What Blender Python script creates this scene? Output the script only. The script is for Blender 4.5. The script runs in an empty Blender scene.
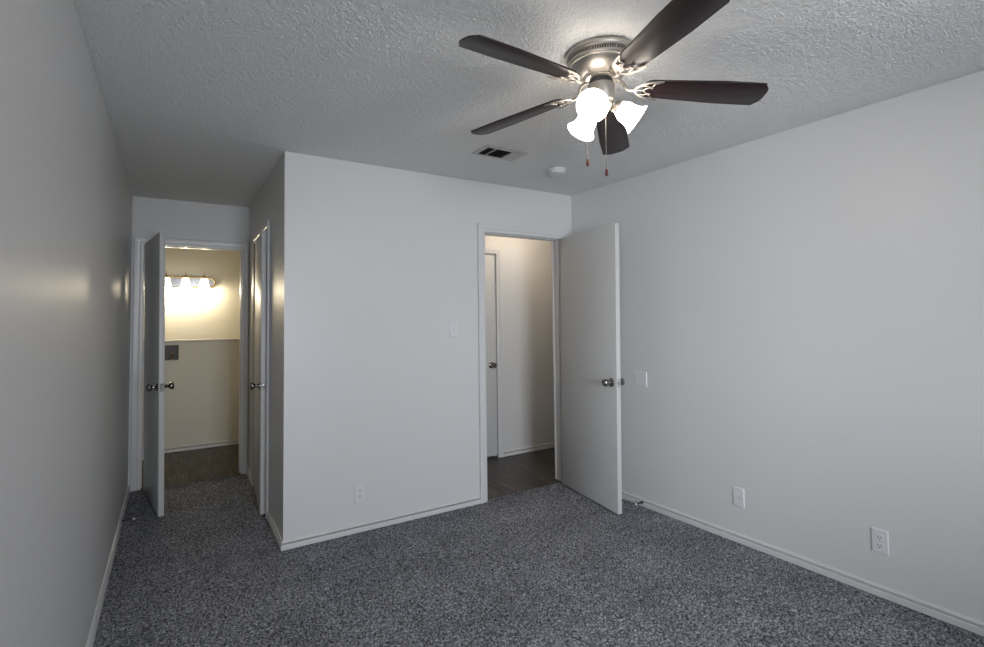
import bpy, bmesh, math, random
from mathutils import Matrix, Vector, Euler
random.seed(7)
PI = math.pi
sc = bpy.context.scene
COL = sc.collection

# ---------------------------------------------------------------- camera
CAM_H = 1.387
cd = bpy.data.cameras.new('camera')
cam = bpy.data.objects.new('camera', cd); COL.objects.link(cam)
yaw, pitch, roll = 0.5616, 0.0377, -0.0110
fw = Vector((math.sin(yaw) * math.cos(pitch), math.cos(yaw) * math.cos(pitch), math.sin(pitch)))
r0 = Vector((math.cos(yaw), -math.sin(yaw), 0)); u0 = r0.cross(fw)
rv = math.cos(roll) * r0 + math.sin(roll) * u0
uv = -math.sin(roll) * r0 + math.cos(roll) * u0
M = Matrix((rv, uv, -fw)).transposed().to_4x4()
M.translation = (0, 0, CAM_H)
cam.matrix_world = M
cd.sensor_fit = 'HORIZONTAL'; cd.sensor_width = 36.0
cd.lens = 507.27 * 36.0 / 984.0
cd.shift_x = 2.138 / 984.0
cd.shift_y = -24.624 / 984.0
cd.clip_start = 0.02
sc.camera = cam

# ---------------------------------------------------------------- world, daylight, exposure
w = bpy.data.worlds.new('world'); sc.world = w; w.use_nodes = True
bg = w.node_tree.nodes['Background']
bg.inputs[0].default_value = (0.62, 0.78, 1.0, 1); bg.inputs[1].default_value = 1.0
WIN = (0.15, 1.95, 0.75, 2.12)            # window in the wall behind the camera: x0, x1, z0, z1
REAR = -1.55
def area(name, loc, target, sx, sy, power, colour, spread=PI):
    l = bpy.data.lights.new(name, 'AREA'); l.shape = 'RECTANGLE'; l.size = sx; l.size_y = sy
    l.energy = power; l.color = colour; l.spread = spread
    o = bpy.data.objects.new(name, l); COL.objects.link(o)
    o.location = loc
    o.rotation_euler = (Vector(target) - Vector(loc)).to_track_quat('-Z', 'Y').to_euler()
    return o
area('daylight_outside_window', (0.05, REAR - 1.1, 1.70), (1.45, 2.6, 1.0), 2.2, 2.0, 412, (0.885, 0.93, 1.0))
FAN_W, VAN_W, HALL_W = 0.8, 11.0, 5.6
sc.view_settings.view_transform = 'Standard'
sc.view_settings.look = 'None'
sc.view_settings.exposure = 0.0
sc.view_settings.gamma = 1.0
sc.view_settings.use_curve_mapping = False
sc.cycles.use_denoising = True
sc.cycles.max_bounces = 12
sc.cycles.diffuse_bounces = 8
sc.cycles.transparent_max_bounces = 12
sc.cycles.sample_clamp_indirect = 4.0

# ---------------------------------------------------------------- materials
def new_mat(name):
    m = bpy.data.materials.new(name); m.use_nodes = True
    nt = m.node_tree
    return m, nt, nt.nodes['Principled BSDF']
def noise_bump(nt, b, scale, strength, dist=0.002, detail=4, rough=0.5):
    tc = nt.nodes.new('ShaderNodeTexCoord')
    n = nt.nodes.new('ShaderNodeTexNoise'); n.inputs['Scale'].default_value = scale
    n.inputs['Detail'].default_value = detail; n.inputs['Roughness'].default_value = rough
    bp = nt.nodes.new('ShaderNodeBump'); bp.inputs['Strength'].default_value = strength
    bp.inputs['Distance'].default_value = dist
    nt.links.new(tc.outputs['Object'], n.inputs['Vector'])
    nt.links.new(n.outputs['Fac'], bp.inputs['Height'])
    nt.links.new(bp.outputs['Normal'], b.inputs['Normal'])
    return tc, n, bp
def paint(name, col, rough=0.45, bump=0.0, scale=60, dist=0.002, spec=0.5):
    m, nt, b = new_mat(name)
    b.inputs['Base Color'].default_value = (*col, 1); b.inputs['Roughness'].default_value = rough
    b.inputs['Specular IOR Level'].default_value = spec
    if bump: noise_bump(nt, b, scale, bump, dist)
    return m
def metal(name, col, rough):
    m, nt, b = new_mat(name)
    b.inputs['Base Color'].default_value = (*col, 1); b.inputs['Roughness'].default_value = rough
    b.inputs['Metallic'].default_value = 1.0
    return m
def ramp(nt, stops):
    r = nt.nodes.new('ShaderNodeValToRGB')
    while len(r.color_ramp.elements) > 1: r.color_ramp.elements.remove(r.color_ramp.elements[-1])
    r.color_ramp.elements[0].position = stops[0][0]; r.color_ramp.elements[0].color = (*stops[0][1], 1)
    for p, c in stops[1:]:
        e = r.color_ramp.elements.new(p); e.color = (*c, 1)
    return r

M_WALL = paint('wall_paint', (0.66, 0.66, 0.655), 0.40, 0.25, 90, 0.0015)
M_LAUNDRY = paint('laundry_paint', (0.66, 0.64, 0.57), 0.5, 0.2, 90, 0.0015)
M_TRIM = paint('trim_paint', (0.66, 0.66, 0.66), 0.32)
M_KNOB = metal('dark_chrome', (0.30, 0.29, 0.28), 0.13)
M_DOOR = paint('door_paint', (0.62, 0.62, 0.61), 0.40, 0.06, 30, 0.001)
M_PLASTIC = paint('white_plastic', (0.70, 0.71, 0.72), 0.35)
M_SLOT = paint('dark_slot', (0.02, 0.02, 0.02), 0.6)
M_DUCT_SHADE = paint('duct_shade', (0.015, 0.014, 0.013), 0.8)
M_VENT = paint('vent_enamel', (0.55, 0.55, 0.54), 0.4)
M_CHROME = metal('polished_chrome', (0.78, 0.78, 0.78), 0.10)
M_BRUSHED = metal('brushed_nickel', (0.50, 0.47, 0.43), 0.43)
M_IRON = metal('pale_nickel', (0.44, 0.405, 0.365), 0.50)
M_DARKMETAL = paint('dark_metal', (0.03, 0.03, 0.03), 0.4)
M_FOB = paint('reddish_wood_fob', (0.10, 0.022, 0.015), 0.35)
M_GREYBOX = paint('grey_box_plastic', (0.10, 0.095, 0.09), 0.5)
M_BRASS = metal('dull_brass', (0.45, 0.34, 0.16), 0.35)

def ceiling_mat():
    m, nt, b = new_mat('popcorn_ceiling')
    b.inputs['Base Color'].default_value = (0.83, 0.83, 0.82, 1); b.inputs['Roughness'].default_value = 0.9
    b.inputs['Specular IOR Level'].default_value = 0.15
    tc = nt.nodes.new('ShaderNodeTexCoord')
    v = nt.nodes.new('ShaderNodeTexVoronoi'); v.inputs['Scale'].default_value = 125
    n = nt.nodes.new('ShaderNodeTexNoise'); n.inputs['Scale'].default_value = 160; n.inputs['Detail'].default_value = 3
    ad = nt.nodes.new('ShaderNodeMath'); ad.operation = 'SUBTRACT'
    bp = nt.nodes.new('ShaderNodeBump'); bp.inputs['Strength'].default_value = 0.9; bp.inputs['Distance'].default_value = 0.005
    nt.links.new(tc.outputs['Object'], v.inputs['Vector']); nt.links.new(tc.outputs['Object'], n.inputs['Vector'])
    nt.links.new(n.outputs['Fac'], ad.inputs[0]); nt.links.new(v.outputs['Distance'], ad.inputs[1])
    nt.links.new(ad.outputs[0], bp.inputs['Height']); nt.links.new(bp.outputs['Normal'], b.inputs['Normal'])
    return m
M_CEIL = ceiling_mat()

def carpet_mat():
    m, nt, b = new_mat('speckled_grey_carpet')
    b.inputs['Roughness'].default_value = 0.95; b.inputs['Specular IOR Level'].default_value = 0.05
    tc = nt.nodes.new('ShaderNodeTexCoord')
    n = nt.nodes.new('ShaderNodeTexNoise'); n.inputs['Scale'].default_value = 105; n.inputs['Detail'].default_value = 3; n.inputs['Roughness'].default_value = 0.65
    n2 = nt.nodes.new('ShaderNodeTexNoise'); n2.inputs['Scale'].default_value = 3.2; n2.inputs['Detail'].default_value = 3
    cr = ramp(nt, [(0.33, (0.022, 0.023, 0.027)), (0.42, (0.100, 0.103, 0.114)), (0.52, (0.228, 0.234, 0.254)), (0.66, (0.52, 0.53, 0.56))])
    cr2 = ramp(nt, [(0.3, (0.82, 0.82, 0.82)), (0.7, (1.12, 1.12, 1.12))])
    mx = nt.nodes.new('ShaderNodeMix'); mx.data_type = 'RGBA'; mx.blend_type = 'MULTIPLY'; mx.inputs['Factor'].default_value = 1
    bp = nt.nodes.new('ShaderNodeBump'); bp.inputs['Strength'].default_value = 0.9; bp.inputs['Distance'].default_value = 0.008
    for q in (n, n2): nt.links.new(tc.outputs['Object'], q.inputs['Vector'])
    nt.links.new(n.outputs['Fac'], cr.inputs[0]); nt.links.new(n2.outputs['Fac'], cr2.inputs[0])
    nt.links.new(cr.outputs[0], mx.inputs['A']); nt.links.new(cr2.outputs[0], mx.inputs['B'])
    nt.links.new(mx.outputs['Result'], b.inputs['Base Color'])
    nt.links.new(n.outputs['Fac'], bp.inputs['Height']); nt.links.new(bp.outputs['Normal'], b.inputs['Normal'])
    return m
M_CARPET = carpet_mat()

def plank_mat(name, rot, tint):
    m, nt, b = new_mat(name)
    b.inputs['Roughness'].default_value = 0.42
    tc = nt.nodes.new('ShaderNodeTexCoord'); mp = nt.nodes.new('ShaderNodeMapping')
    mp.inputs['Rotation'].default_value = (0, 0, rot)
    br = nt.nodes.new('ShaderNodeTexBrick')
    br.inputs['Scale'].default_value = 1.0; br.inputs['Brick Width'].default_value = 1.22; br.inputs['Row Height'].default_value = 0.152
    br.inputs['Mortar Size'].default_value = 0.002; br.inputs['Bias'].default_value = 0.0
    br.inputs['Color1'].default_value = (0.75, 0.75, 0.75, 1); br.inputs['Color2'].default_value = (1.25, 1.25, 1.25, 1)
    br.inputs['Mortar'].default_value = (0.25, 0.25, 0.25, 1)
    mp2 = nt.nodes.new('ShaderNodeMapping'); mp2.inputs['Scale'].default_value = (3.0, 42.0, 1)
    n = nt.nodes.new('ShaderNodeTexNoise'); n.inputs['Scale'].default_value = 1.0; n.inputs['Detail'].default_value = 6; n.inputs['Roughness'].default_value = 0.65
    cr = ramp(nt, [(0.36, tuple(0.3 * c for c in tint)), (0.52, tint), (0.68, tuple(2.6 * c for c in tint))])
    mx = nt.nodes.new('ShaderNodeMix'); mx.data_type = 'RGBA'; mx.blend_type = 'MULTIPLY'; mx.inputs['Factor'].default_value = 1
    nt.links.new(tc.outputs['Object'], mp.inputs['Vector']); nt.links.new(mp.outputs[0], br.inputs['Vector'])
    nt.links.new(mp.outputs[0], mp2.inputs['Vector']); nt.links.new(mp2.outputs[0], n.inputs['Vector'])
    nt.links.new(n.outputs['Fac'], cr.inputs[0]); nt.links.new(cr.outputs[0], mx.inputs['A']); nt.links.new(br.outputs['Color'], mx.inputs['B'])
    nt.links.new(mx.outputs['Result'], b.inputs['Base Color'])
    return m
M_PLANK = plank_mat('dark_wood_planks', PI / 2, (0.052, 0.043, 0.037))
M_PLANK_L = plank_mat('brown_wood_planks', PI / 2, (0.072, 0.058, 0.038))

def blade_mat():
    m, nt, b = new_mat('dark_walnut_blade')
    b.inputs['Roughness'].default_value = 0.38
    tc = nt.nodes.new('ShaderNodeTexCoord'); mp = nt.nodes.new('ShaderNodeMapping'); mp.inputs['Scale'].default_value = (5, 90, 5)
    n = nt.nodes.new('ShaderNodeTexNoise'); n.inputs['Scale'].default_value = 1; n.inputs['Detail'].default_value = 5
    cr = ramp(nt, [(0.3, (0.007, 0.0042, 0.0048)), (0.55, (0.020, 0.0090, 0.0105)), (0.75, (0.034, 0.018, 0.019))])
    nt.links.new(tc.outputs['Object'], mp.inputs['Vector']); nt.links.new(mp.outputs[0], n.inputs['Vector'])
    nt.links.new(n.outputs['Fac'], cr.inputs[0]); nt.links.new(cr.outputs[0], b.inputs['Base Color'])
    return m
M_BLADE = blade_mat()

def glow_mat(name, col, strength):
    m, nt, b = new_mat(name)
    b.inputs['Base Color'].default_value = (0.9, 0.88, 0.84, 1); b.inputs['Roughness'].default_value = 0.35
    b.inputs['Emission Color'].default_value = (*col, 1); b.inputs['Emission Strength'].default_value = strength
    return m
M_SHADE = glow_mat('lit_frosted_shade', (1.0, 0.89, 0.77), 13.0)
M_BULB = glow_mat('lit_bulb', (1.0, 0.88, 0.72), 12.0)
M_VSHADE = glow_mat('lit_vanity_glass', (1.0, 0.88, 0.68), 4.0)
M_HALLGLASS = glow_mat('lit_hall_glass', (1.0, 0.84, 0.64), 2.0)

def glass_mat():
    m = bpy.data.materials.new('window_glass'); m.use_nodes = True; nt = m.node_tree; nt.nodes.clear()
    o = nt.nodes.new('ShaderNodeOutputMaterial'); t = nt.nodes.new('ShaderNodeBsdfTransparent'); g = nt.nodes.new('ShaderNodeBsdfGlossy')
    g.inputs['Roughness'].default_value = 0.02
    f = nt.nodes.new('ShaderNodeFresnel'); mx = nt.nodes.new('ShaderNodeMixShader')
    nt.links.new(f.outputs[0], mx.inputs[0]); nt.links.new(t.outputs[0], mx.inputs[1]); nt.links.new(g.outputs[0], mx.inputs[2])
    nt.links.new(mx.outputs[0], o.inputs[0])
    return m
M_GLASS = glass_mat()

# ---------------------------------------------------------------- mesh helpers
def obj(name, bm, m, parent=None, loc=(0, 0, 0), rot=(0, 0, 0), smooth=35):
    bmesh.ops.recalc_face_normals(bm, faces=bm.faces[:])
    me = bpy.data.meshes.new(name); bm.to_mesh(me); bm.free()
    ms = m if isinstance(m, (list, tuple)) else [m]
    for q in ms: me.materials.append(q)
    if smooth:
        for p in me.polygons: p.use_smooth = True
        me.set_sharp_from_angle(angle=math.radians(smooth))
    o = bpy.data.objects.new(name, me); COL.objects.link(o)
    o.location = loc; o.rotation_euler = rot
    if parent: o.parent = parent
    return o
def add_prism(bm, base, top, mi=0):
    vb = [bm.verts.new(p) for p in base]; vt = [bm.verts.new(p) for p in top]; n = len(base)
    fs = [bm.faces.new(vb[::-1]), bm.faces.new(vt)]
    for i in range(n): fs.append(bm.faces.new((vb[i], vb[(i + 1) % n], vt[(i + 1) % n], vt[i])))
    for f in fs: f.material_index = mi
    return vb + vt
def add_box(bm, x0, x1, y0, y1, z0, z1, bevel=0.0, mi=0, seg=1):
    vs = add_prism(bm, [(x0, y0, z0), (x1, y0, z0), (x1, y1, z0), (x0, y1, z0)], [(x0, y0, z1), (x1, y0, z1), (x1, y1, z1), (x0, y1, z1)], mi)
    if bevel:
        es = list({e for v in vs for e in v.link_edges})
        bmesh.ops.bevel(bm, geom=es, offset=bevel, segments=seg, affect='EDGES', profile=0.5)
def add_lathe(bm, prof, seg=48, mat=None, cap=True, mi=0):
    rings = []
    for r, z in prof:
        if r < 1e-6: rings.append([bm.verts.new((0, 0, z))])
        else: rings.append([bm.verts.new((r * math.cos(2 * PI * i / seg), r * math.sin(2 * PI * i / seg), z)) for i in range(seg)])
    for a, b in zip(rings[:-1], rings[1:]):
        for i in range(seg):
            j = (i + 1) % seg
            if len(a) == 1 and len(b) == 1: continue
            if len(a) == 1: f = bm.faces.new((a[0], b[j], b[i]))
            elif len(b) == 1: f = bm.faces.new((a[i], a[j], b[0]))
            else: f = bm.faces.new((a[i], a[j], b[j], b[i]))
            f.material_index = mi
    if cap:
        for q in (rings[0], rings[-1]):
            if len(q) > 2: bm.faces.new(q).material_index = mi
    vs = [v for q in rings for v in q]
    if mat is not None: bmesh.ops.transform(bm, matrix=mat, verts=vs)
    return vs
def add_tube(bm, pts, rad, seg=10, flat=1.0):
    pts = [Vector(p) for p in pts]; n = len(pts)
    rads = rad if isinstance(rad, (list, tuple)) else [rad] * n
    rings = []; up = Vector((0, 0, 1))
    for i, p in enumerate(pts):
        t = (pts[min(i + 1, n - 1)] - pts[max(i - 1, 0)]).normalized()
        u = up if abs(t.dot(up)) < 0.95 else Vector((1, 0, 0))
        s = t.cross(u).normalized(); v = s.cross(t)
        rings.append([bm.verts.new(p + s * math.cos(2 * PI * k / seg) * rads[i] + v * math.sin(2 * PI * k / seg) * rads[i] * flat) for k in range(seg)])
    for a, b in zip(rings[:-1], rings[1:]):
        for k in range(seg): bm.faces.new((a[k], a[(k + 1) % seg], b[(k + 1) % seg], b[k]))
    bm.faces.new(rings[0][::-1]); bm.faces.new(rings[-1])
def smooth_path(ctrl, n=8):
    c = [Vector(p) for p in ctrl]; c = [2 * c[0] - c[1]] + c + [2 * c[-1] - c[-2]]
    out = []
    for i in range(1, len(c) - 2):
        for k in range(n):
            t = k / n; p0, p1, p2, p3 = c[i - 1:i + 3]
            out.append(0.5 * ((2 * p1) + (p2 - p0) * t + (2 * p0 - 5 * p1 + 4 * p2 - p3) * t * t + (3 * p1 - p0 - 3 * p2 + p3) * t ** 3))
    out.append(c[-2]); return out
BM = bmesh.new
def thing(name, label, cat, loc=(0, 0, 0), rotz=0.0, group=None):
    o = bpy.data.objects.new(name, None); COL.objects.link(o); o.empty_display_size = 0.1
    o.location = loc; o.rotation_euler = (0, 0, rotz)
    o['label'] = label; o['category'] = cat
    if group: o['group'] = group
    return o
def tag(o, label, cat, group=None):
    o['label'] = label; o['category'] = cat
    if group: o['group'] = group
    return o
def struct(o, label=None, cat=None):
    o['kind'] = 'structure'
    if label: o['label'] = label
    if cat: o['category'] = cat
    return o
def inherit(child, parent): child.parent = parent; return child

# a wall line: s runs along it, n points into the room it faces, z up
class Line:
    def __init__(self, a, b, side):                 # side +1: n is to the left of a->b
        self.a = Vector((a[0], a[1], 0)); d = Vector((b[0] - a[0], b[1] - a[1], 0)); self.len = d.length
        self.d = d.normalized(); self.n = Vector((-self.d.y, self.d.x, 0)) * side
        self.ang = math.atan2(self.d.y, self.d.x)
    def P(self, s, n, z): return self.a + self.d * s + self.n * n + Vector((0, 0, z))
    def box(self, bm, s0, s1, n0, n1, z0, z1, bevel=0, mi=0, seg=1):
        q = [(s0, n0), (s1, n0), (s1, n1), (s0, n1)]
        vs = add_prism(bm, [self.P(s, n, z0) for s, n in q], [self.P(s, n, z1) for s, n in q], mi)
        if bevel:
            es = list({e for v in vs for e in v.link_edges})
            bmesh.ops.bevel(bm, geom=es, offset=bevel, segments=seg, affect='EDGES', profile=0.5)
    def s_at(self, x=None, y=None):
        return (x - self.a.x) / self.d.x if x is not None else (y - self.a.y) / self.d.y
CEIL = 2.44
def wall(name, L, openings=(), t=0.12, s0=0.0, s1=None, m=None, z1=CEIL, label=None):
    bm = BM(); s1 = L.len if s1 is None else s1
    cur = s0
    for a, b, za, zb in sorted(openings):
        L.box(bm, cur, a, -t, 0, 0, z1)
        if za > 0: L.box(bm, a, b, -t, 0, 0, za)
        if zb < z1: L.box(bm, a, b, -t, 0, zb, z1)
        cur = b
    L.box(bm, cur, s1, -t, 0, 0, z1)
    return struct(obj(name, bm, m or M_WALL, smooth=0), label, 'wall' if label else None)
BASE_PROF = [(0, 0), (0.015, 0), (0.015, 0.029), (0.013, 0.0315), (0.000, 0.0322), (0.000, 0.0378), (0.0105, 0.0385), (0.0105, 0.047), (0.007, 0.052), (0, 0.053)]
def baseboard(name, L, runs, label=None):
    bm = BM()
    for a, b, ma, mb in runs:                       # ma / mb: mitre, extra length per unit of n
        add_prism(bm, [L.P(a + ma * n, n, z) for n, z in BASE_PROF], [L.P(b + mb * n, n, z) for n, z in BASE_PROF])
    return struct(obj(name, bm, M_TRIM, smooth=0), label, 'baseboard' if label else None)
CASE_PROF = [(-0.006, -0.004), (-0.006, 0.008), (0.000, 0.011), (0.012, 0.011), (0.015, 0.009), (0.019, 0.013), (0.040, 0.017), (0.052, 0.017), (0.056, 0.013), (0.056, 0)]
def casing(bm, L, s0, s1, ztop, n0=0.0, sgn=1, wl=1.0, wr=1.0):
    rows = []
    for u, n in CASE_PROF:
        nn = n0 + sgn * n
        rows.append([L.P(s0 - u * wl, nn, 0), L.P(s0 - u * wl, nn, ztop + u), L.P(s1 + u * wr, nn, ztop + u), L.P(s1 + u * wr, nn, 0)])
    V = [[bm.verts.new(p) for p in r] for r in rows]; n = len(V)
    for i in range(n):
        j = (i + 1) % n
        for k in range(3): bm.faces.new((V[i][k], V[i][k + 1], V[j][k + 1], V[j][k]))
    bm.faces.new([V[i][0] for i in range(n)]); bm.faces.new([V[i][3] for i in range(n)][::-1])
def jamb(bm, L, s0, s1, ztop, t, stop_n=-0.040):
    e = 0.012
    L.box(bm, s0 - e, s0, -t - 0.002, 0.002, 0, ztop + e)
    L.box(bm, s1, s1 + e, -t - 0.002, 0.002, 0, ztop + e)
    L.box(bm, s0, s1, -t - 0.002, 0.002, ztop, ztop + e)
    a, b = stop_n - 0.032, stop_n                     # door stop strip
    L.box(bm, s0, s0 + 0.011, a, b, 0, ztop); L.box(bm, s1 - 0.011, s1, a, b, 0, ztop); L.box(bm, s0 + 0.011, s1 - 0.011, a, b, ztop - 0.011, ztop)

# ---------------------------------------------------------------- plan
XL, XR, YB, YA, XB = -0.2814, 2.9346, 3.3198, 5.150, 0.5908
SLR = 0.02272 / 1.3198                                # the right wall leans out towards the camera
XR_REAR = XR + SLR * (YB - REAR)
XBA = XB + 0.011 * (YA - YB)
HALL_Y, HALL_X0, HALL_X1 = 4.283, 1.90, 4.30
PONY_Y, LWALL_Y, LX0, LX1 = 6.42, 7.20, -1.35, 1.35

L_left = Line((XL, REAR), (XL, YA), -1)               # n = +x
L_right = Line((XR_REAR, REAR), (XR, YB), 1)          # n = -x
L_back = Line((XB, YB), (HALL_X1, YB), -1)            # n = -y
L_side = Line((XB, YB), (XBA, YA), 1)                 # n = -x
L_alc = Line((XL, YA), (XBA, YA), -1)                 # n = -y
L_rear = Line((XL - 0.12, REAR), (XR_REAR + 0.12, REAR), 1)   # n = +y
L_hall = Line((HALL_X0, HALL_Y), (HALL_X1, HALL_Y), -1)
L_hl = Line((HALL_X0, YB + 0.12), (HALL_X0, HALL_Y), -1)
L_hr = Line((HALL_X1, YB), (HALL_X1, HALL_Y + 0.12), 1)
L_pony = Line((LX0, PONY_Y), (LX1, PONY_Y), -1)
L_lb = Line((LX0 - 0.12, LWALL_Y), (LX1 + 0.12, LWALL_Y), -1)
L_ll = Line((LX0, YA + 0.12), (LX0, LWALL_Y), -1)
L_lr = Line((LX1, YA + 0.12), (LX1, LWALL_Y), 1)

D1 = (2.036 - XB, 2.820 - XB, 2.058)                  # bedroom door opening on L_back
D2 = (-0.203 - XL, 0.554 - XL, 2.045)                 # laundry door opening on L_alc
D3 = (0.628, 1.395, 2.050)                            # closet door opening on L_side
D4 = (2.00 - HALL_X0, 2.778 - HALL_X0, 2.038)         # door across the hall
e = 0.012
def op(D): return (D[0] - e, D[1] + e, 0, D[2] + e)

# ---------------------------------------------------------------- floors and ceiling
bm = BM()
def slab(bm, pts, z0, z1): add_prism(bm, [(x, y, z0) for x, y in pts], [(x, y, z1) for x, y in pts])
xc = XL - 0.06
import numpy as np
slab(bm, [(xc, REAR - 0.06), (XR_REAR + 0.06, REAR - 0.06), (XR_REAR + 0.06, 0.25), (xc, 0.25)], -0.03, 0.0)
slab(bm, [(xc, 0.25), (XR_REAR + 0.06, 0.25), (XR + 0.06, YB + 0.036), (XB + 0.05, YB + 0.036), (XBA + 0.05, YA - 0.012), (xc, YA - 0.012)], -0.03, -0.009)
rng = np.random.default_rng(5)
def relief(bm, x0, x1, y0, y1, d, amp, zc):           # small lumps: carpet tufts, popcorn texture
    nx, ny = int((x1 - x0) / d) + 1, int((y1 - y0) / d) + 1
    h = rng.normal(0, 1, (ny, nx)); hs = (h + np.roll(h, 1, 0) + np.roll(h, 1, 1) + np.roll(h, 1, (0, 1))) / 2
    z = np.clip(0.5 * h + 0.7 * hs, -1.8, 1.8) * amp + zc
    jx = rng.uniform(-0.3, 0.3, (ny, nx)) * d; jy = rng.uniform(-0.3, 0.3, (ny, nx)) * d
    X = np.linspace(x0, x1, nx)[None, :] + jx; Y = np.linspace(y0, y1, ny)[:, None] + jy
    V = [[bm.verts.new((X[i, j], Y[i, j], z[i, j])) for j in range(nx)] for i in range(ny)]
    for i in range(ny - 1):
        r0_, r1_ = V[i], V[i + 1]
        for j in range(nx - 1): bm.faces.new((r0_[j], r0_[j + 1], r1_[j + 1], r1_[j]))
def pile(bm, x0, x1, y0, y1): relief(bm, x0, x1, y0, y1, 0.0065, 0.0024, -0.003)
pile(bm, XL - 0.01, XR_REAR + 0.02, 0.25, YB + 0.004)
pile(bm, XL - 0.01, XBA + 0.06, YB + 0.004, YA - 0.014)
pile(bm, 2.02, 2.84, YB + 0.004, YB + 0.036)
struct(obj('floor', bm, M_CARPET, smooth=180), 'speckled dark grey carpet covering the bedroom floor', 'floor')
bm = BM(); slab(bm, [(HALL_X0 - 0.1, YB + 0.036), (HALL_X1 + 0.1, YB + 0.036), (HALL_X1 + 0.1, HALL_Y + 0.12), (HALL_X0 - 0.1, HALL_Y + 0.12)], -0.035, -0.006)
struct(obj('floor_hall', bm, M_PLANK, smooth=0), 'dark grey-brown wood plank floor seen through the bedroom doorway', 'floor')
bm = BM(); slab(bm, [(LX0 - 0.1, YA - 0.012), (LX1 + 0.1, YA - 0.012), (LX1 + 0.1, LWALL_Y + 0.1), (LX0 - 0.1, LWALL_Y + 0.1)], -0.035, -0.006)
struct(obj('floor_laundry', bm, M_PLANK_L, smooth=0), 'brown wood plank floor seen through the alcove doorway', 'floor')
bm = BM(); slab(bm, [(XB + 0.05, YB + 0.036), (HALL_X0 - 0.1, YB + 0.036), (HALL_X0 - 0.1, YA), (XBA + 0.05, YA)], -0.03, -0.004)
struct(obj('floor_closet', bm, M_CARPET, smooth=0), 'carpet inside the closet behind the ajar door', 'floor')
bm = BM(); slab(bm, [(-1.6, REAR - 0.2), (4.5, REAR - 0.2), (4.5, 7.4), (-1.6, 7.4)], CEIL + 0.006, CEIL + 0.1)
relief(bm, -1.5, 4.4, REAR - 0.1, 0.3, 0.05, 0.0, CEIL)
relief(bm, XL - 0.02, XR_REAR + 0.02, 0.29, YB + 0.02, 0.0065, 0.00100, CEIL + 0.0016)
relief(bm, XL - 0.02, XBA + 0.03, YB + 0.01, YA + 0.02, 0.0065, 0.00100, CEIL + 0.0016)
relief(bm, XBA + 0.02, 4.4, YB + 0.02, YA + 0.02, 0.1, 0.0, CEIL)
relief(bm, -1.5, 4.4, YA + 0.02, 7.35, 0.1, 0.0, CEIL)
struct(obj('ceiling', bm, M_CEIL, smooth=180), 'light grey popcorn-textured ceiling', 'ceiling')

# ---------------------------------------------------------------- walls
wall('wall_left', L_left, s1=L_left.len + 0.12, label='plain satin light grey wall along the left edge')
wall('wall_right', L_right, label='plain light grey wall along the right side')
wall('wall_back', L_back, [op(D1)], label='light grey back wall with the open bedroom doorway')
wall('wall_closet', L_side, [op(D3)], s0=0.12, label='narrow light grey side wall of the alcove with the closet door')
wall('wall_alcove', L_alc, [op(D2)], s0=-1.3, s1=3.2, label='light grey end wall of the alcove above the laundry doorway')
wall('wall_rear', L_rear, [(WIN[0] - L_rear.a.x, WIN[1] - L_rear.a.x, WIN[2], WIN[3])], label='light grey wall with the window behind the camera')
wh = BM()
L_hall.box(wh, 0, D4[0] - e, -0.12, 0, 0, CEIL); L_hall.box(wh, D4[1] + e, L_hall.len, -0.12, 0, 0, CEIL)
L_hall.box(wh, D4[0] - e, D4[1] + e, -0.12, 0, D4[2] + e, CEIL); L_hall.box(wh, D4[0] - e, D4[1] + e, -0.12, -0.08, 0, D4[2] + e)
struct(obj('wall_hall', wh, M_WALL, smooth=0), 'warm-lit hallway wall seen through the bedroom doorway', 'wall')
wall('wall_hall_left', L_hl, s1=1.8)
wall('wall_hall_right', L_hr)
BOX = (-0.155, 0.078, 0.972, 1.136)                   # washer box opening in the half wall
wall('wall_laundry_half', L_pony, [(BOX[0] - LX0, BOX[1] - LX0, BOX[2], BOX[3])], m=M_LAUNDRY, z1=1.165, t=0.115, label='cream half-height wall seen through the alcove doorway')
wall('wall_laundry_back', L_lb, m=M_LAUNDRY, label='cream wall lit by the vanity light bar')
wall('wall_laundry_left', L_ll, m=M_LAUNDRY); wall('wall_laundry_right', L_lr, m=M_LAUNDRY)

# half-wall cap, baseboards
bm = BM(); L_pony.box(bm, 0, L_pony.len, -0.13, 0.018, 1.165, 1.187, 0.004)
struct(obj('trim_1', bm, M_LAUNDRY), 'pale ledge capping the half-height laundry wall', 'trim')
CW = 0.056
baseboard('baseboard_left', L_left, [(0, L_left.len, 0, -0.0)], 'white baseboard along the left wall')
baseboard('baseboard_right', L_right, [(0, L_right.len, 0, 0)], 'white baseboard along the right wall')
baseboard('baseboard_back', L_back, [(0, D1[0] - CW, -1, 0), (D1[1] + CW, L_back.s_at(x=XR), 0, 0)], 'white baseboard along the back wall')
baseboard('baseboard_closet', L_side, [(0, D3[0] - CW, -1, 0), (D3[1] + CW, L_side.len, 0, 0)], 'white baseboard along the closet side wall')
baseboard('baseboard_hall', L_hall, [(D4[1] + CW, L_hall.len, 0, 0)], 'white baseboard along the hallway wall')
baseboard('baseboard_laundry', L_pony, [(0, L_pony.len, 0, 0)], 'white baseboard along the half-height laundry wall')

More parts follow.
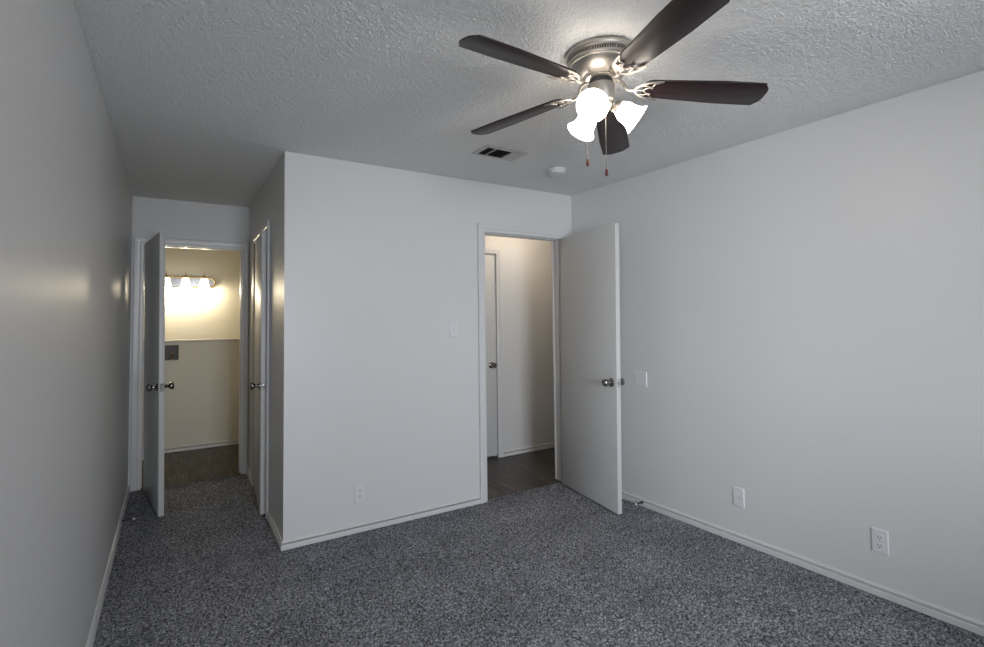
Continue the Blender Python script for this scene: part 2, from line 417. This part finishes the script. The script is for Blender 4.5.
# ---------------------------------------------------------------- door frames
def frame(name, L, D, t, label, both=True, stop=-0.040, wl=1.0, wr=1.0):
    bm = BM(); jamb(bm, L, *D, t, stop); casing(bm, L, *D, 0.002, 1, wl, wr)
    if both: casing(bm, L, *D, -t - 0.002, -1)
    return struct(obj(name, bm, M_TRIM, smooth=30), label, 'door frame')
f1 = frame('trim_2', L_back, D1, 0.12, 'white door frame of the bedroom doorway in the back wall')
f2 = frame('trim_3', L_alc, D2, 0.12, 'white door frame of the laundry doorway at the alcove end', wl=1.15, wr=0.95)
f3 = frame('trim_4', L_side, D3, 0.12, 'white door frame of the closet in the alcove side wall')
f4 = frame('trim_5', L_hall, D4, 0.08, 'white door frame across the hallway', both=False, stop=-0.058)
bm = BM(); L_alc.box(bm, D2[1] - 0.0015, D2[1] + 0.001, -0.038, -0.008, 0.885, 0.945)
obj('strike_plate', bm, M_CHROME, f2)['label'] = 'small metal strike plate on the right jamb'

# ---------------------------------------------------------------- doors
KNOB = [(0.0, 0.0), (0.032, 0.0), (0.032, 0.004), (0.027, 0.009), (0.014, 0.012), (0.0115, 0.018), (0.0115, 0.030), (0.016, 0.036), (0.0245, 0.041), (0.0275, 0.050), (0.0265, 0.060), (0.022, 0.066), (0.016, 0.0675), (0.013, 0.065), (0.0, 0.064)]
def door(name, label, width, pivot, dirv, nrm, ztop, zbot=0.014, back=0.062, m=M_DOOR, hinges=True, lean=0.0):
    """leaf hangs from pivot along dirv; its thickness runs along nrm; local x = width, y = thickness"""
    t = 0.035; dv = Vector((dirv[0], dirv[1], 0)).normalized(); nv = Vector((-dv.y, dv.x, 0))
    sg = 1 if nv.dot(Vector((nrm[0], nrm[1], 0))) > 0 else -1
    root = thing(name, label, 'door', (pivot[0], pivot[1], 0), math.atan2(dv.y, dv.x))
    struct(root); root.rotation_euler.x = math.radians(lean)
    bm = BM(); y0, y1 = sorted((0, sg * t)); add_box(bm, 0.002, width, y0, y1, zbot, ztop, 0.002, seg=2)
    obj('leaf', bm, m, root)
    kx = width - back; kz = 0.917
    for s in ((0, -sg), (sg * t, sg)):
        bm = BM()
        add_lathe(bm, KNOB, 32, Matrix.Translation((kx, s[0], kz)) @ Matrix.Rotation(-s[1] * PI / 2, 4, 'X'), cap=False)
        k = obj('door_knob', bm, M_KNOB, root); k['label'] = 'dark shiny round knob on its rosette'
    bm = BM(); ym = sg * t / 2
    add_box(bm, width - 0.001, width + 0.0015, ym - 0.0127, ym + 0.0127, kz - 0.0285, kz + 0.0285)
    lp = obj('latch_plate', bm, M_CHROME, root)
    bm = BM(); add_prism(bm, [(width + 0.0015, ym - 0.006, kz - 0.008), (width + 0.010, ym - 0.002, kz - 0.008), (width + 0.0015, ym + 0.006, kz - 0.008)],
                         [(width + 0.0015, ym - 0.006, kz + 0.008), (width + 0.010, ym - 0.002, kz + 0.008), (width + 0.0015, ym + 0.006, kz + 0.008)])
    obj('latch_bolt', bm, M_CHROME, lp)
    if hinges:
        for hz in (0.25, 1.02, 1.80):
            bm = BM()
            for q in range(3): add_lathe(bm, [(0.0058, q * 0.0285), (0.0058, q * 0.0285 + 0.0278)], 12, Matrix.Translation((-0.008, -sg * 0.005, hz)))
            add_lathe(bm, [(0.007, -0.004), (0.007, 0.0)], 12, Matrix.Translation((-0.008, -sg * 0.005, hz)))
            add_lathe(bm, [(0.007, 0.0848), (0.004, 0.091)], 12, Matrix.Translation((-0.008, -sg * 0.005, hz)))
            add_box(bm, -0.020, 0.0022, -sg * 0.005 - 0.001, -sg * 0.005 + 0.001, hz, hz + 0.085)
            add_box(bm, 0.0, 0.0022, min(-sg * .004, sg * 0.03), max(-sg * .004, sg * 0.03), hz, hz + 0.085)
            obj('hinge', bm, M_PLASTIC, root)
    return root
# bedroom door, swung into the room; pivot on the right jamb
door('door_1', 'wide open white flat door standing out from the back wall near the right corner', 0.744, (2.800, 3.300), (-0.111, -0.722), (-1, 0), 2.053, lean=-0.7, zbot=0.008)
# laundry door, swung into the alcove; pivot on the left jamb
door('door_2', 'white flat door standing open at the end of the left alcove', 0.784, (-0.177, 5.108), (0.115, -0.762), (1, 0), 2.036, lean=0.4, zbot=0.008)
# closet door in the alcove side wall, slightly ajar, hinged at its far edge
p3 = L_side.P(D3[1] - 0.004, 0.004, 0); q3 = L_side.P(D3[0] + 0.004, 0.048, 0)
door('door_3', 'closet door slightly ajar in the right side wall of the alcove', 0.755, (p3.x, p3.y), (q3.x - p3.x, q3.y - p3.y), (1, 0), 2.040)
# hall door, closed
door('door_4', 'closed white door across the hallway, seen through the bedroom doorway', D4[1] - D4[0] - 0.006, (2.003, HALL_Y - 0.006 + 0.021), (1, 0), (0, 1), 2.032, zbot=0.02, hinges=False)

# ---------------------------------------------------------------- window behind the camera
bm = BM(); x0, x1, z0, z1 = WIN; yw = REAR
for a in ((x0, x0 + 0.05, z0, z1), (x1 - 0.05, x1, z0, z1), (x0 + 0.05, x1 - 0.05, z0, z0 + 0.05), (x0 + 0.05, x1 - 0.05, z1 - 0.05, z1), ((x0 + x1) / 2 - 0.025, (x0 + x1) / 2 + 0.025, z0 + 0.05, z1 - 0.05)):
    add_box(bm, a[0], a[1], yw - 0.09, yw - 0.04, a[2], a[3], 0.003)
win = struct(obj('window_1', bm, M_TRIM), 'white framed two-pane window behind the camera', 'window')
bm = BM(); add_box(bm, x0 + 0.05, x1 - 0.05, yw - 0.067, yw - 0.063, z0 + 0.05, z1 - 0.05); obj('pane', bm, M_GLASS, win, smooth=0)
bm = BM(); add_box(bm, x0 - 0.05, x1 + 0.05, yw - 0.04, yw + 0.04, z0 - 0.022, z0, 0.004); obj('window_sill', bm, M_TRIM, win)

# ---------------------------------------------------------------- ceiling fan
FX, FY, FZ = 1.448, 1.448, 2.306
fan = thing('ceiling_fan', 'five-blade dark wood ceiling fan with brushed nickel motor and three lit lamps', 'ceiling fan', (FX, FY, CEIL))
def zl(z): return z - CEIL
bm = BM()
add_lathe(bm, [(0.0, 0.0), (0.130, 0.0), (0.135, -0.003), (0.137, -0.010), (0.1365, -0.017), (0.134, -0.021), (0.131, -0.022), (0.131, -0.025), (0.128, -0.026)], 96, cap=False)
obj('ceiling_canopy', bm, M_BRUSHED, fan)
bm = BM(); add_lathe(bm, [(0.1215, -0.0255), (0.1215, -0.0395)], 96, cap=True); obj('vent_band', bm, M_DARKMETAL, fan)
bm = BM(); NB = 84
for i in range(NB):
    R = Matrix.Rotation(2 * PI * i / NB, 4, 'Z')
    pts = [(0.120, -0.0018), (0.1285, -0.0018), (0.1285, 0.0018), (0.120, 0.0018)]
    add_prism(bm, [R @ Vector((x, y, -0.040)) for x, y in pts], [R @ Vector((x, y, -0.025)) for x, y in pts])
obj('vent_grille', bm, M_BRUSHED, fan)
bm = BM()
add_lathe(bm, [(0.110, -0.0385), (0.127, -0.0385), (0.1295, -0.041), (0.1290, -0.046), (0.1260, -0.049), (0.1255, -0.053), (0.1235, -0.055), (0.1205, -0.0555), (0.118, -0.060),
               (0.110, -0.072), (0.098, -0.083), (0.085, -0.091), (0.072, -0.0965), (0.063, -0.099), (0.063, -0.104), (0.057, -0.107), (0.0, -0.107)], 96, cap=False)
obj('motor_housing', bm, M_BRUSHED, fan)
bm = BM(); add_lathe(bm, [(0.0, -0.106), (0.046, -0.106), (0.046, -0.128), (0.0, -0.128)], 48, cap=False); obj('flywheel', bm, M_DARKMETAL, fan)
bm = BM()
add_lathe(bm, [(0.0, -0.126), (0.047, -0.126), (0.0525, -0.129), (0.0535, -0.134), (0.0535, -0.188), (0.0515, -0.195), (0.044, -0.199), (0.044, -0.208), (0.041, -0.218), (0.030, -0.230), (0.016, -0.237), (0.008, -0.240), (0.007, -0.248), (0.0, -0.251)], 64, cap=False)
obj('switch_housing', bm, M_BRUSHED, fan)

# one blade: local x along the blade, y across
def blade_outline():
    w0, w1, ri, ro = 0.052, 0.0685, 0.166, 0.624
    half = []
    for k in range(7):                                # rounded inner corner
        a = PI - k / 6 * PI / 2
        half.append((ri + 0.032 + 0.032 * math.cos(a), w0 - 0.032 + 0.032 * math.sin(a)))
    half.append((ro - 0.16, w1 - 0.001))
    half += [(ro - 0.006, w1), (ro + 0.001, w1 - 0.003), (ro + 0.003, w1 - 0.010)]
    half += [(ro + 0.004, w1 - 0.014), (ro + 0.008, w1 - 0.018), (ro + 0.014, w1 - 0.023), (ro + 0.019, w1 - 0.031), (ro + 0.0215, w1 - 0.042), (ro + 0.0225, w1 - 0.058)]
    return half + [(x, -y) for x, y in half[::-1]]
BO = blade_outline()
bm = BM(); add_prism(bm, [(x, y, 0.0) for x, y in BO], [(x, y, 0.0055) for x, y in BO])
bmesh.ops.bevel(bm, geom=[q for q in bm.edges if abs(q.verts[0].co.z - q.verts[1].co.z) < 1e-6], offset=0.0015, segments=2, affect='EDGES', profile=0.5)
bmesh.ops.recalc_face_normals(bm, faces=bm.faces[:])
blade0 = obj('blade', bm, M_BLADE, fan, smooth=40)
# one blade iron: arm and pierced crescent
def tube2(bm, pts, rad, z=-0.006, n=8, flat=0.55):
    P = smooth_path([(p[0], p[1], z if len(p) < 3 else p[2]) for p in pts], n)
    N = len(P)
    if isinstance(rad, (tuple, list)):
        rr = [rad[0] + (rad[1] - rad[0]) * math.sin(PI * i / (N - 1)) for i in range(N)]
    else: rr = rad
    add_tube(bm, P, rr, 10, flat)
bm = BM()
tube2(bm, [(0.044, 0, 0.036), (0.068, 0, 0.034), (0.086, 0, 0.022), (0.098, 0, 0.002), (0.112, 0, -0.007), (0.132, 0, -0.007)], 0.0075, flat=0.9)
add_prism(bm, [(0.030, -0.013, 0.030), (0.066, -0.010, 0.030), (0.066, 0.010, 0.030), (0.030, 0.013, 0.030)], [(0.030, -0.013, 0.042), (0.066, -0.010, 0.040), (0.066, 0.010, 0.040), (0.030, 0.013, 0.042)])
tube2(bm, [(0.234, 0.057), (0.200, 0.052), (0.160, 0.036), (0.134, 0.0), (0.160, -0.036), (0.200, -0.052), (0.234, -0.057)], (0.0032, 0.0066))
tube2(bm, [(0.233, 0.056), (0.205, 0.040), (0.197, 0.021), (0.180, 0.014), (0.170, 0.0), (0.180, -0.014), (0.197, -0.021), (0.205, -0.040), (0.233, -0.056)], (0.0026, 0.0034))
tube2(bm, [(0.134, 0.0), (0.152, 0.0), (0.170, 0.0)], 0.0034)
tube2(bm, [(0.153, 0.030), (0.174, 0.027), (0.197, 0.021)], 0.0030)
tube2(bm, [(0.153, -0.030), (0.174, -0.027), (0.197, -0.021)], 0.0030)
for sx_, sy_ in ((0.197, 0.021), (0.197, -0.021), (0.138, 0.0)):
    add_lathe(bm, [(0.0, -0.0125), (0.004, -0.0118), (0.0055, -0.009), (0.0055, -0.004)], 12, Matrix.Translation((sx_, sy_, 0)), cap=False)
iron0 = obj('blade_iron', bm, M_IRON, fan, smooth=50)
PH = math.radians(182.5); TX, TY = -0.044, -0.031
for k in range(5):
    a = PH - k * 2 * PI / 5
    sl = TX * math.cos(a) + TY * math.sin(a) - 0.055
    for src, pit in ((blade0, -0.20), (iron0, -0.19)):
        c = src if k == 0 else src.copy()
        if k: COL.objects.link(c); c.parent = fan
        c.location = (0, 0, FZ - CEIL); c.rotation_euler = (pit, -sl, a)
# lamps
SH = [(0.0, 0.016), (0.020, 0.014), (0.0275, 0.020), (0.031, 0.030), (0.0395, 0.044), (0.0435, 0.058), (0.0445, 0.074), (0.0475, 0.090), (0.0545, 0.104), (0.0640, 0.116), (0.0655, 0.1175), (0.0620, 0.1165), (0.0525, 0.104), (0.0455, 0.090), (0.0425, 0.074), (0.0415, 0.058), (0.0375, 0.045), (0.029, 0.032), (0.0255, 0.024), (0.0, 0.022)]
SH = [(r * 0.94, z * 0.97) for r, z in SH]
TILT = math.radians(33)
for az in (212, 332, 82):
    a = math.radians(az)
    ax = Vector((math.cos(a) * math.cos(TILT), math.sin(a) * math.cos(TILT), -math.sin(TILT)))
    q = ax.to_track_quat('Z', 'Y').to_matrix().to_4x4()
    p0 = Vector((math.cos(a) * 0.050, math.sin(a) * 0.050, zl(2.237)))
    bm = BM()
    add_tube(bm, smooth_path([(math.cos(a) * 0.030, math.sin(a) * 0.030, zl(2.235)), tuple(p0), tuple(p0 + ax * 0.012)], 6), 0.009, 14)
    add_lathe(bm, [(0.0, 0.004), (0.018, 0.005), (0.024, 0.010), (0.027, 0.020), (0.0275, 0.028), (0.0255, 0.028)], 32, Matrix.Translation(p0) @ q, cap=False)
    add_lathe(bm, [(0.0025, 0), (0.0025, 0.010), (0.004, 0.010), (0.004, 0.014)], 10, Matrix.Translation(p0 + ax * 0.022) @ q @ Matrix.Translation((0.026, 0, 0)) @ Matrix.Rotation(PI / 2, 4, 'Y'))
    arm = obj('lamp_arm', bm, M_IRON, fan)
    bm = BM(); add_lathe(bm, SH, 48, Matrix.Translation(p0) @ q, cap=False)
    obj('lamp_shade', bm, M_SHADE, fan)['label'] = 'glowing white frosted bell shade'
    bm = BM(); add_lathe(bm, [(0.012, 0.024), (0.012, 0.040), (0.022, 0.058), (0.027, 0.074), (0.024, 0.090), (0.012, 0.100), (0.0, 0.102)], 32, Matrix.Translation(p0) @ q, cap=True)
    obj('bulb', bm, M_BULB, arm)
    l = bpy.data.lights.new('fan_bulb_light', 'SPOT'); l.energy = FAN_W * 4; l.color = (1.0, 0.86, 0.70); l.shadow_soft_size = 0.05
    l.spot_size = math.radians(165); l.spot_blend = 0.8
    lo = bpy.data.objects.new('fan_bulb_light', l); COL.objects.link(lo)
    lo.parent = arm; lo.location = p0 + ax * 0.118; lo.rotation_euler = ax.to_track_quat('-Z', 'Y').to_euler()
# pull chains
for (dx, dy, zt, zb) in ((-0.042, 0.030, 2.245, 2.015), (-0.030, -0.048, 2.245, 1.955)):
    bm = BM(); z = zl(zt); zb_ = zl(zb)
    add_tube(bm, [(dx * 0.88, dy * 0.88, z), (dx * 1.10, dy * 1.10, z), (dx * 1.14, dy * 1.14, z - 0.004)], 0.003, 8)
    px, py = dx * 1.14, dy * 1.14
    n = int((z - zb_) / 0.0042)
    for i in range(n):
        bmesh.ops.create_icosphere(bm, subdivisions=1, radius=0.0019, matrix=Matrix.Translation((px, py, z - 0.004 - i * 0.0042)))
    ch = obj('pull_chain', bm, M_IRON, fan)
    bm = BM()
    add_lathe(bm, [(0.0, 0.0), (0.003, 0.0), (0.0040, -0.004), (0.0055, -0.010), (0.0066, -0.017), (0.0060, -0.023), (0.0040, -0.027), (0.0, -0.028)], 20, Matrix.Translation((px, py, zb_)), cap=False)
    obj('fob', bm, M_FOB, ch)['label'] = 'small reddish brown fob'

# ---------------------------------------------------------------- ceiling vent and smoke detector
vx, vy = 1.773, 2.674
vent = thing('ceiling_vent', 'rectangular white metal air vent with dark slots in the ceiling', 'vent', (vx, vy, CEIL))
hx, hy, ix, iy = 0.158, 0.096, 0.130, 0.066
bm = BM()
def ring_pts(x, y, z): return [bm.verts.new(p) for p in ((-x, -y, z), (x, -y, z), (x, y, z), (-x, y, z))]
rings = [ring_pts(hx, hy, 0), ring_pts(hx, hy, -0.002), ring_pts(hx - 0.012, hy - 0.012, -0.007), ring_pts(ix + 0.003, iy + 0.003, -0.007), ring_pts(ix, iy, -0.004), ring_pts(ix, iy, 0)]
for A, B in zip(rings, rings[1:] + rings[:1]):
    for i in range(4): bm.faces.new((A[i], A[(i + 1) % 4], B[(i + 1) % 4], B[i]))
obj('frame', bm, M_VENT, vent)
bm = BM(); add_box(bm, -ix, ix, -iy, iy, -0.0012, -0.0004); obj('duct_shade_panel', bm, M_DUCT_SHADE, vent, smooth=0)['label'] = 'flat dark panel behind the slats, coloured as the shaded duct'  # no hole is cut: the duct's shade is this sheet's near-black colour
for xb in (-0.072, 0.052):
    bm = BM(); add_box(bm, xb - 0.005, xb + 0.005, -iy, iy, -0.007, -0.002, 0.001); obj('divider', bm, M_VENT, vent)
def slat(xc, tilt, wid):
    bm = BM(); add_box(bm, -wid / 2, wid / 2, -iy, iy, -0.0005, 0.0005)
    s = obj('slat', bm, M_VENT, vent, (xc, 0, -0.0085), (0, tilt, 0)); return s
for i in range(7): slat(0.066 + i * 0.0095, math.radians(38), 0.0115)
def slat_y(yc, x0, x1):
    bm = BM(); add_box(bm, x0, x1, -0.0045, 0.0045, -0.0004, 0.0004)
    return obj('slat', bm, M_DARKMETAL, vent, (0, yc, -0.005), (math.radians(62), 0, 0))
for i in range(6):
    slat_y(-0.055 + i * 0.022, -ix, -0.077); slat_y(-0.055 + i * 0.022, -0.067, 0.047)
bm = BM()
add_lathe(bm, [(0.0, 0.0), (0.062, 0.0), (0.062, -0.010), (0.058, -0.014), (0.056, -0.016), (0.056, -0.026), (0.051, -0.034), (0.036, -0.038), (0.0, -0.039)], 48, cap=False)
sm = thing('smoke_detector', 'small round white smoke detector on the ceiling near the far corner', 'smoke detector', (2.315, 2.765, CEIL))
obj('body', bm, M_PLASTIC, sm)
bm = BM(); add_lathe(bm, [(0.0, -0.0385), (0.012, -0.0385), (0.012, -0.041), (0.0, -0.0415)], 20, cap=False); obj('test_button', bm, M_PLASTIC, sm)

# ---------------------------------------------------------------- wall plates
def on_wall(L, s, z, name, label, cat, group=None):
    p = L.P(s, 0, z); q = L.ang if L.n.dot(Vector((-L.d.y, L.d.x, 0))) < 0 else L.ang + PI
    return thing(name, label, cat, p, q, group)                # local x along the wall, local -y into the room
def plate(root, wid, hei, th=0.006, m=None, nm='cover_plate'):
    bm = BM(); b = 0.004
    add_prism(bm, [(-wid / 2, 0, -hei / 2), (wid / 2, 0, -hei / 2), (wid / 2, 0, hei / 2), (-wid / 2, 0, hei / 2)],
              [(-wid / 2 + b, -th, -hei / 2 + b), (wid / 2 - b, -th, -hei / 2 + b), (wid / 2 - b, -th, hei / 2 - b), (-wid / 2 + b, -th, hei / 2 - b)])
    return obj(nm, bm, m or M_PLASTIC, root, smooth=20)
def screw(root, x, z, y=-0.006):
    bm = BM(); add_lathe(bm, [(0.0032, 0), (0.0032, 0.0008), (0.0, 0.0014)], 12, Matrix.Translation((x, y, z)) @ Matrix.Rotation(PI / 2, 4, 'X'))
    obj('screw', bm, M_VENT, root)
def outlet(L, s, z, label):
    r = on_wall(L, s, z, 'power_outlet', label, 'outlet', 'duplex power outlets low on the walls')
    plate(r, 0.072, 0.117)
    for dz in (0.020, -0.020):
        bm = BM()
        pts = []
        for k in range(24):
            a = 2 * PI * k / 24; pts.append((0.0172 * math.cos(a), max(-0.0135, min(0.0135, 0.0172 * math.sin(a)))))
        add_prism(bm, [(x, -0.005, dz + q) for x, q in pts], [(x, -0.0078, dz + q) for x, q in pts])
        f = obj('receptacle', bm, M_PLASTIC, r)
        bm = BM()
        add_box(bm, -0.0078, -0.0052, -0.0082, -0.0074, dz - 0.0035, dz + 0.0065); add_box(bm, 0.0052, 0.0078, -0.0082, -0.0074, dz - 0.0025, dz + 0.0060)
        add_lathe(bm, [(0.0029, 0), (0.0029, 0.0008)], 12, Matrix.Translation((0, -0.0074, dz - 0.0085)) @ Matrix.Rotation(PI / 2, 4, 'X'))
        obj('slot', bm, M_SLOT, f, smooth=0)
    screw(r, 0, 0)
    return r
outlet(L_back, 1.062 - XB, 0.250, 'white power outlet low on the back wall, left of the bedroom doorway')
outlet(L_right, L_right.s_at(y=1.136), 0.267, 'white power outlet low on the right wall, nearest the camera')
sw = on_wall(L_back, 1.768 - XB, 1.311, 'light_switch', 'white light switch plate left of the bedroom doorway', 'light switch')
plate(sw, 0.070, 0.117)
bm = BM(); add_prism(bm, [(-0.005, -0.006, -0.012), (0.005, -0.006, -0.012), (0.005, -0.006, 0.012), (-0.005, -0.006, 0.012)], [(-0.004, -0.013, 0.001), (0.004, -0.013, 0.001), (0.004, -0.011, 0.010), (-0.004, -0.011, 0.010)])
obj('toggle', bm, M_PLASTIC, sw); screw(sw, 0, 0.030); screw(sw, 0, -0.030)
bp_ = on_wall(L_right, L_right.s_at(y=2.599), 0.925, 'blank_wall_plate', 'square blank white plate on the right wall beside the open door knob', 'wall plate')
plate(bp_, 0.112, 0.112, 0.005); screw(bp_, 0.044, 0, -0.005); screw(bp_, -0.044, 0, -0.005)
cp = on_wall(L_right, L_right.s_at(y=1.863), 0.274, 'cable_wall_plate', 'white cable plate with one small jack low on the right wall', 'wall plate')
plate(cp, 0.072, 0.117)
bm = BM(); add_lathe(bm, [(0.0055, 0), (0.0055, 0.002), (0.004, 0.002), (0.004, 0.008), (0.0015, 0.008), (0.0015, 0.003), (0, 0.003)], 14, Matrix.Translation((0.018, -0.006, 0.004)) @ Matrix.Rotation(PI / 2, 4, 'X'), cap=False)
obj('jack', bm, M_VENT, cp); screw(cp, 0, 0.040); screw(cp, 0, -0.040)

# ---------------------------------------------------------------- door stops
def door_stop(L, s, z, label):
    r = thing('door_stop', label, 'door stop', L.P(s, 0.0147, z), math.atan2(L.n.y, L.n.x), 'rod door stops on the baseboards')
    R = Matrix.Rotation(PI / 2, 4, 'Y')
    bm = BM(); add_lathe(bm, [(0.0, 0.0), (0.010, 0.0), (0.0095, 0.005), (0.005, 0.008), (0.0, 0.008)], 20, R, cap=False); obj('mount', bm, M_DARKMETAL, r)
    bm = BM(); pts = []
    for i in range(12 * 14):
        a = 2 * PI * i / 12; pts.append((0.007 + 0.052 * i / (12 * 14), 0.0042 * math.cos(a), 0.0042 * math.sin(a)))
    add_tube(bm, pts, 0.0012, 6); obj('spring', bm, M_DARKMETAL, r)
    bm = BM(); add_lathe(bm, [(0.0, 0.058), (0.0055, 0.058), (0.0068, 0.061), (0.0068, 0.070), (0.005, 0.074), (0.0, 0.075)], 20, R, cap=False); obj('rubber_tip', bm, M_PLASTIC, r)['label'] = 'white rubber tip'
door_stop(L_right, L_right.s_at(y=2.60), 0.028, 'short dark door stop with white tip on the right baseboard')
door_stop(L_left, L_left.s_at(y=4.33), 0.028, 'short dark door stop with white tip on the left baseboard')

# ---------------------------------------------------------------- laundry: washer box and vanity light
bx = (BOX[0] + BOX[1]) / 2; bz = (BOX[2] + BOX[3]) / 2; bw = (BOX[1] - BOX[0]) / 2; bh = (BOX[3] - BOX[2]) / 2
wb = thing('washer_outlet_box', 'dark recessed washing machine hookup box in the laundry half wall', 'hookup box', (bx, PONY_Y, bz))
bm = BM(); dpt = 0.085; tt = 0.004
add_box(bm, -bw, bw, dpt, dpt + tt, -bh, bh); add_box(bm, -bw, -bw + tt, 0, dpt, -bh, bh); add_box(bm, bw - tt, bw, 0, dpt, -bh, bh)
add_box(bm, -bw + tt, bw - tt, 0, dpt, bh - tt, bh); add_box(bm, -bw + tt, bw - tt, 0, dpt, -bh, -bh + tt)
obj('recess', bm, M_GREYBOX, wb, smooth=0)
bm = BM()
for a in ((-bw - 0.012, bw + 0.012, bh - 0.002, bh + 0.012), (-bw - 0.012, bw + 0.012, -bh - 0.012, -bh + 0.002), (-bw - 0.012, -bw + 0.002, -bh + 0.002, bh - 0.002), (bw - 0.002, bw + 0.012, -bh + 0.002, bh - 0.002)):
    add_box(bm, a[0], a[1], -0.004, 0.0, a[2], a[3], 0.001)
obj('flange', bm, M_LAUNDRY, wb)
for k, xv in enumerate((-0.03, 0.055)):
    bm = BM()
    add_tube(bm, [(xv, 0.05, -bh + tt), (xv, 0.05, -0.015)], 0.008, 12); add_tube(bm, [(xv, 0.055, -0.025), (xv, 0.022, -0.040), (xv, 0.012, -0.055)], 0.0085, 12)
    v = obj('valve', bm, M_BRASS, wb)
    bm = BM(); add_lathe(bm, [(0.004, -0.016), (0.004, 0.0), (0.016, 0.0), (0.018, 0.004), (0.016, 0.008), (0, 0.008)], 16, Matrix.Translation((xv, 0.05, 0.0)), cap=False); obj('valve_handle', bm, M_CHROME, v)

VZ = 1.862; VXR = 0.463; VS = 0.197; VX = [0.345 - VS * i for i in range(4)]; VC = (VX[0] + VX[3]) / 2; VH = VXR - VC
van = thing('vanity_light', 'chrome vanity light bar with glowing glass shades on the cream laundry wall', 'wall light', (VC, LWALL_Y, VZ))
def stadium(hx_, r, n=14):
    return [((hx_ - r) + r * math.cos(-PI / 2 + PI * i / n), r * math.sin(-PI / 2 + PI * i / n)) for i in range(n + 1)] + \
           [(-(hx_ - r) + r * math.cos(PI / 2 + PI * i / n), r * math.sin(PI / 2 + PI * i / n)) for i in range(n + 1)]
bm = BM(); st = stadium(VH - 0.010, 0.052)
add_prism(bm, [(x, 0, z) for x, z in st], [(x, -0.020, z) for x, z in st]); obj('back_plate', bm, M_CHROME, van)
bm = BM(); st = stadium(VH, 0.062, 16)
n_ = len(st); V = [[bm.verts.new(Vector((st[i][0], -0.018, st[i][1])) + Vector((st[i][0] - max(-(VH - .062), min(VH - .062, st[i][0])), 0, st[i][1])).normalized() * (0.010 * math.cos(2 * PI * k / 10)) + Vector((0, 0.014 * math.sin(2 * PI * k / 10), 0))) for k in range(10)] for i in range(n_)]
for i in range(n_):
    for k in range(10): bm.faces.new((V[i][k], V[i][(k + 1) % 10], V[(i + 1) % n_][(k + 1) % 10], V[(i + 1) % n_][k]))
obj('rim', bm, M_BRASS, van)
for x in VX:
    lx = x - VC
    bm = BM()
    add_tube(bm, smooth_path([(lx, -0.012, 0.045), (lx, -0.055, 0.058), (lx, -0.085, 0.060)], 6), 0.008, 12)
    add_lathe(bm, [(0.0, 0.122), (0.0035, 0.120), (0.0045, 0.112), (0.0035, 0.104), (0.0045, 0.085), (0.010, 0.072), (0.022, 0.062), (0.026, 0.050), (0.026, 0.042)], 24, Matrix.Translation((lx, -0.085, 0)), cap=False)
    vs_ = obj('lamp_stem', bm, M_BRASS, van)
    bm = BM()
    add_lathe(bm, [(0.022, 0.050), (0.030, 0.046), (0.038, 0.030), (0.043, 0.000), (0.048, -0.030), (0.056, -0.058), (0.060, -0.070), (0.058, -0.070), (0.053, -0.056), (0.046, -0.030), (0.041, 0.0), (0.036, 0.028), (0.028, 0.043)], 36, Matrix.Translation((lx, -0.085, 0)), cap=False)
    obj('lamp_shade', bm, M_VSHADE, van)['label'] = 'glowing glass bell shade'
    bm = BM(); add_lathe(bm, [(0.011, 0.045), (0.012, 0.030), (0.024, 0.002), (0.026, -0.016), (0.018, -0.032), (0.0, -0.038)], 24, Matrix.Translation((lx, -0.085, 0)), cap=False); obj('bulb', bm, M_BULB, vs_)
    l = bpy.data.lights.new('vanity_bulb_light', 'POINT'); l.energy = VAN_W; l.color = (1.0, 0.84, 0.58); l.shadow_soft_size = 0.03
    lo = bpy.data.objects.new('vanity_bulb_light', l); COL.objects.link(lo); lo.parent = vs_; lo.location = (lx, -0.085, -0.085)

# ---------------------------------------------------------------- hallway ceiling lamp (hidden behind the door head)
hl = thing('hall_ceiling_lamp', 'warm round glass ceiling lamp in the hallway', 'ceiling lamp', (2.98, 3.86, CEIL))
bm = BM(); add_lathe(bm, [(0.0, 0.0), (0.15, 0.0), (0.155, -0.02), (0.14, -0.025), (0.0, -0.025)], 40, cap=False); obj('base', bm, M_BRUSHED, hl)
bm = BM(); add_lathe(bm, [(0.14, -0.024), (0.138, -0.04), (0.12, -0.065), (0.08, -0.085), (0.0, -0.095)], 40, cap=False); obj('glass_shade', bm, M_HALLGLASS, hl)
l = bpy.data.lights.new('hall_bulb_light', 'POINT'); l.energy = HALL_W; l.color = (1.0, 0.82, 0.62); l.shadow_soft_size = 0.08
lo = bpy.data.objects.new('hall_bulb_light', l); COL.objects.link(lo); lo.parent = hl; lo.location = (0, 0, -0.19)
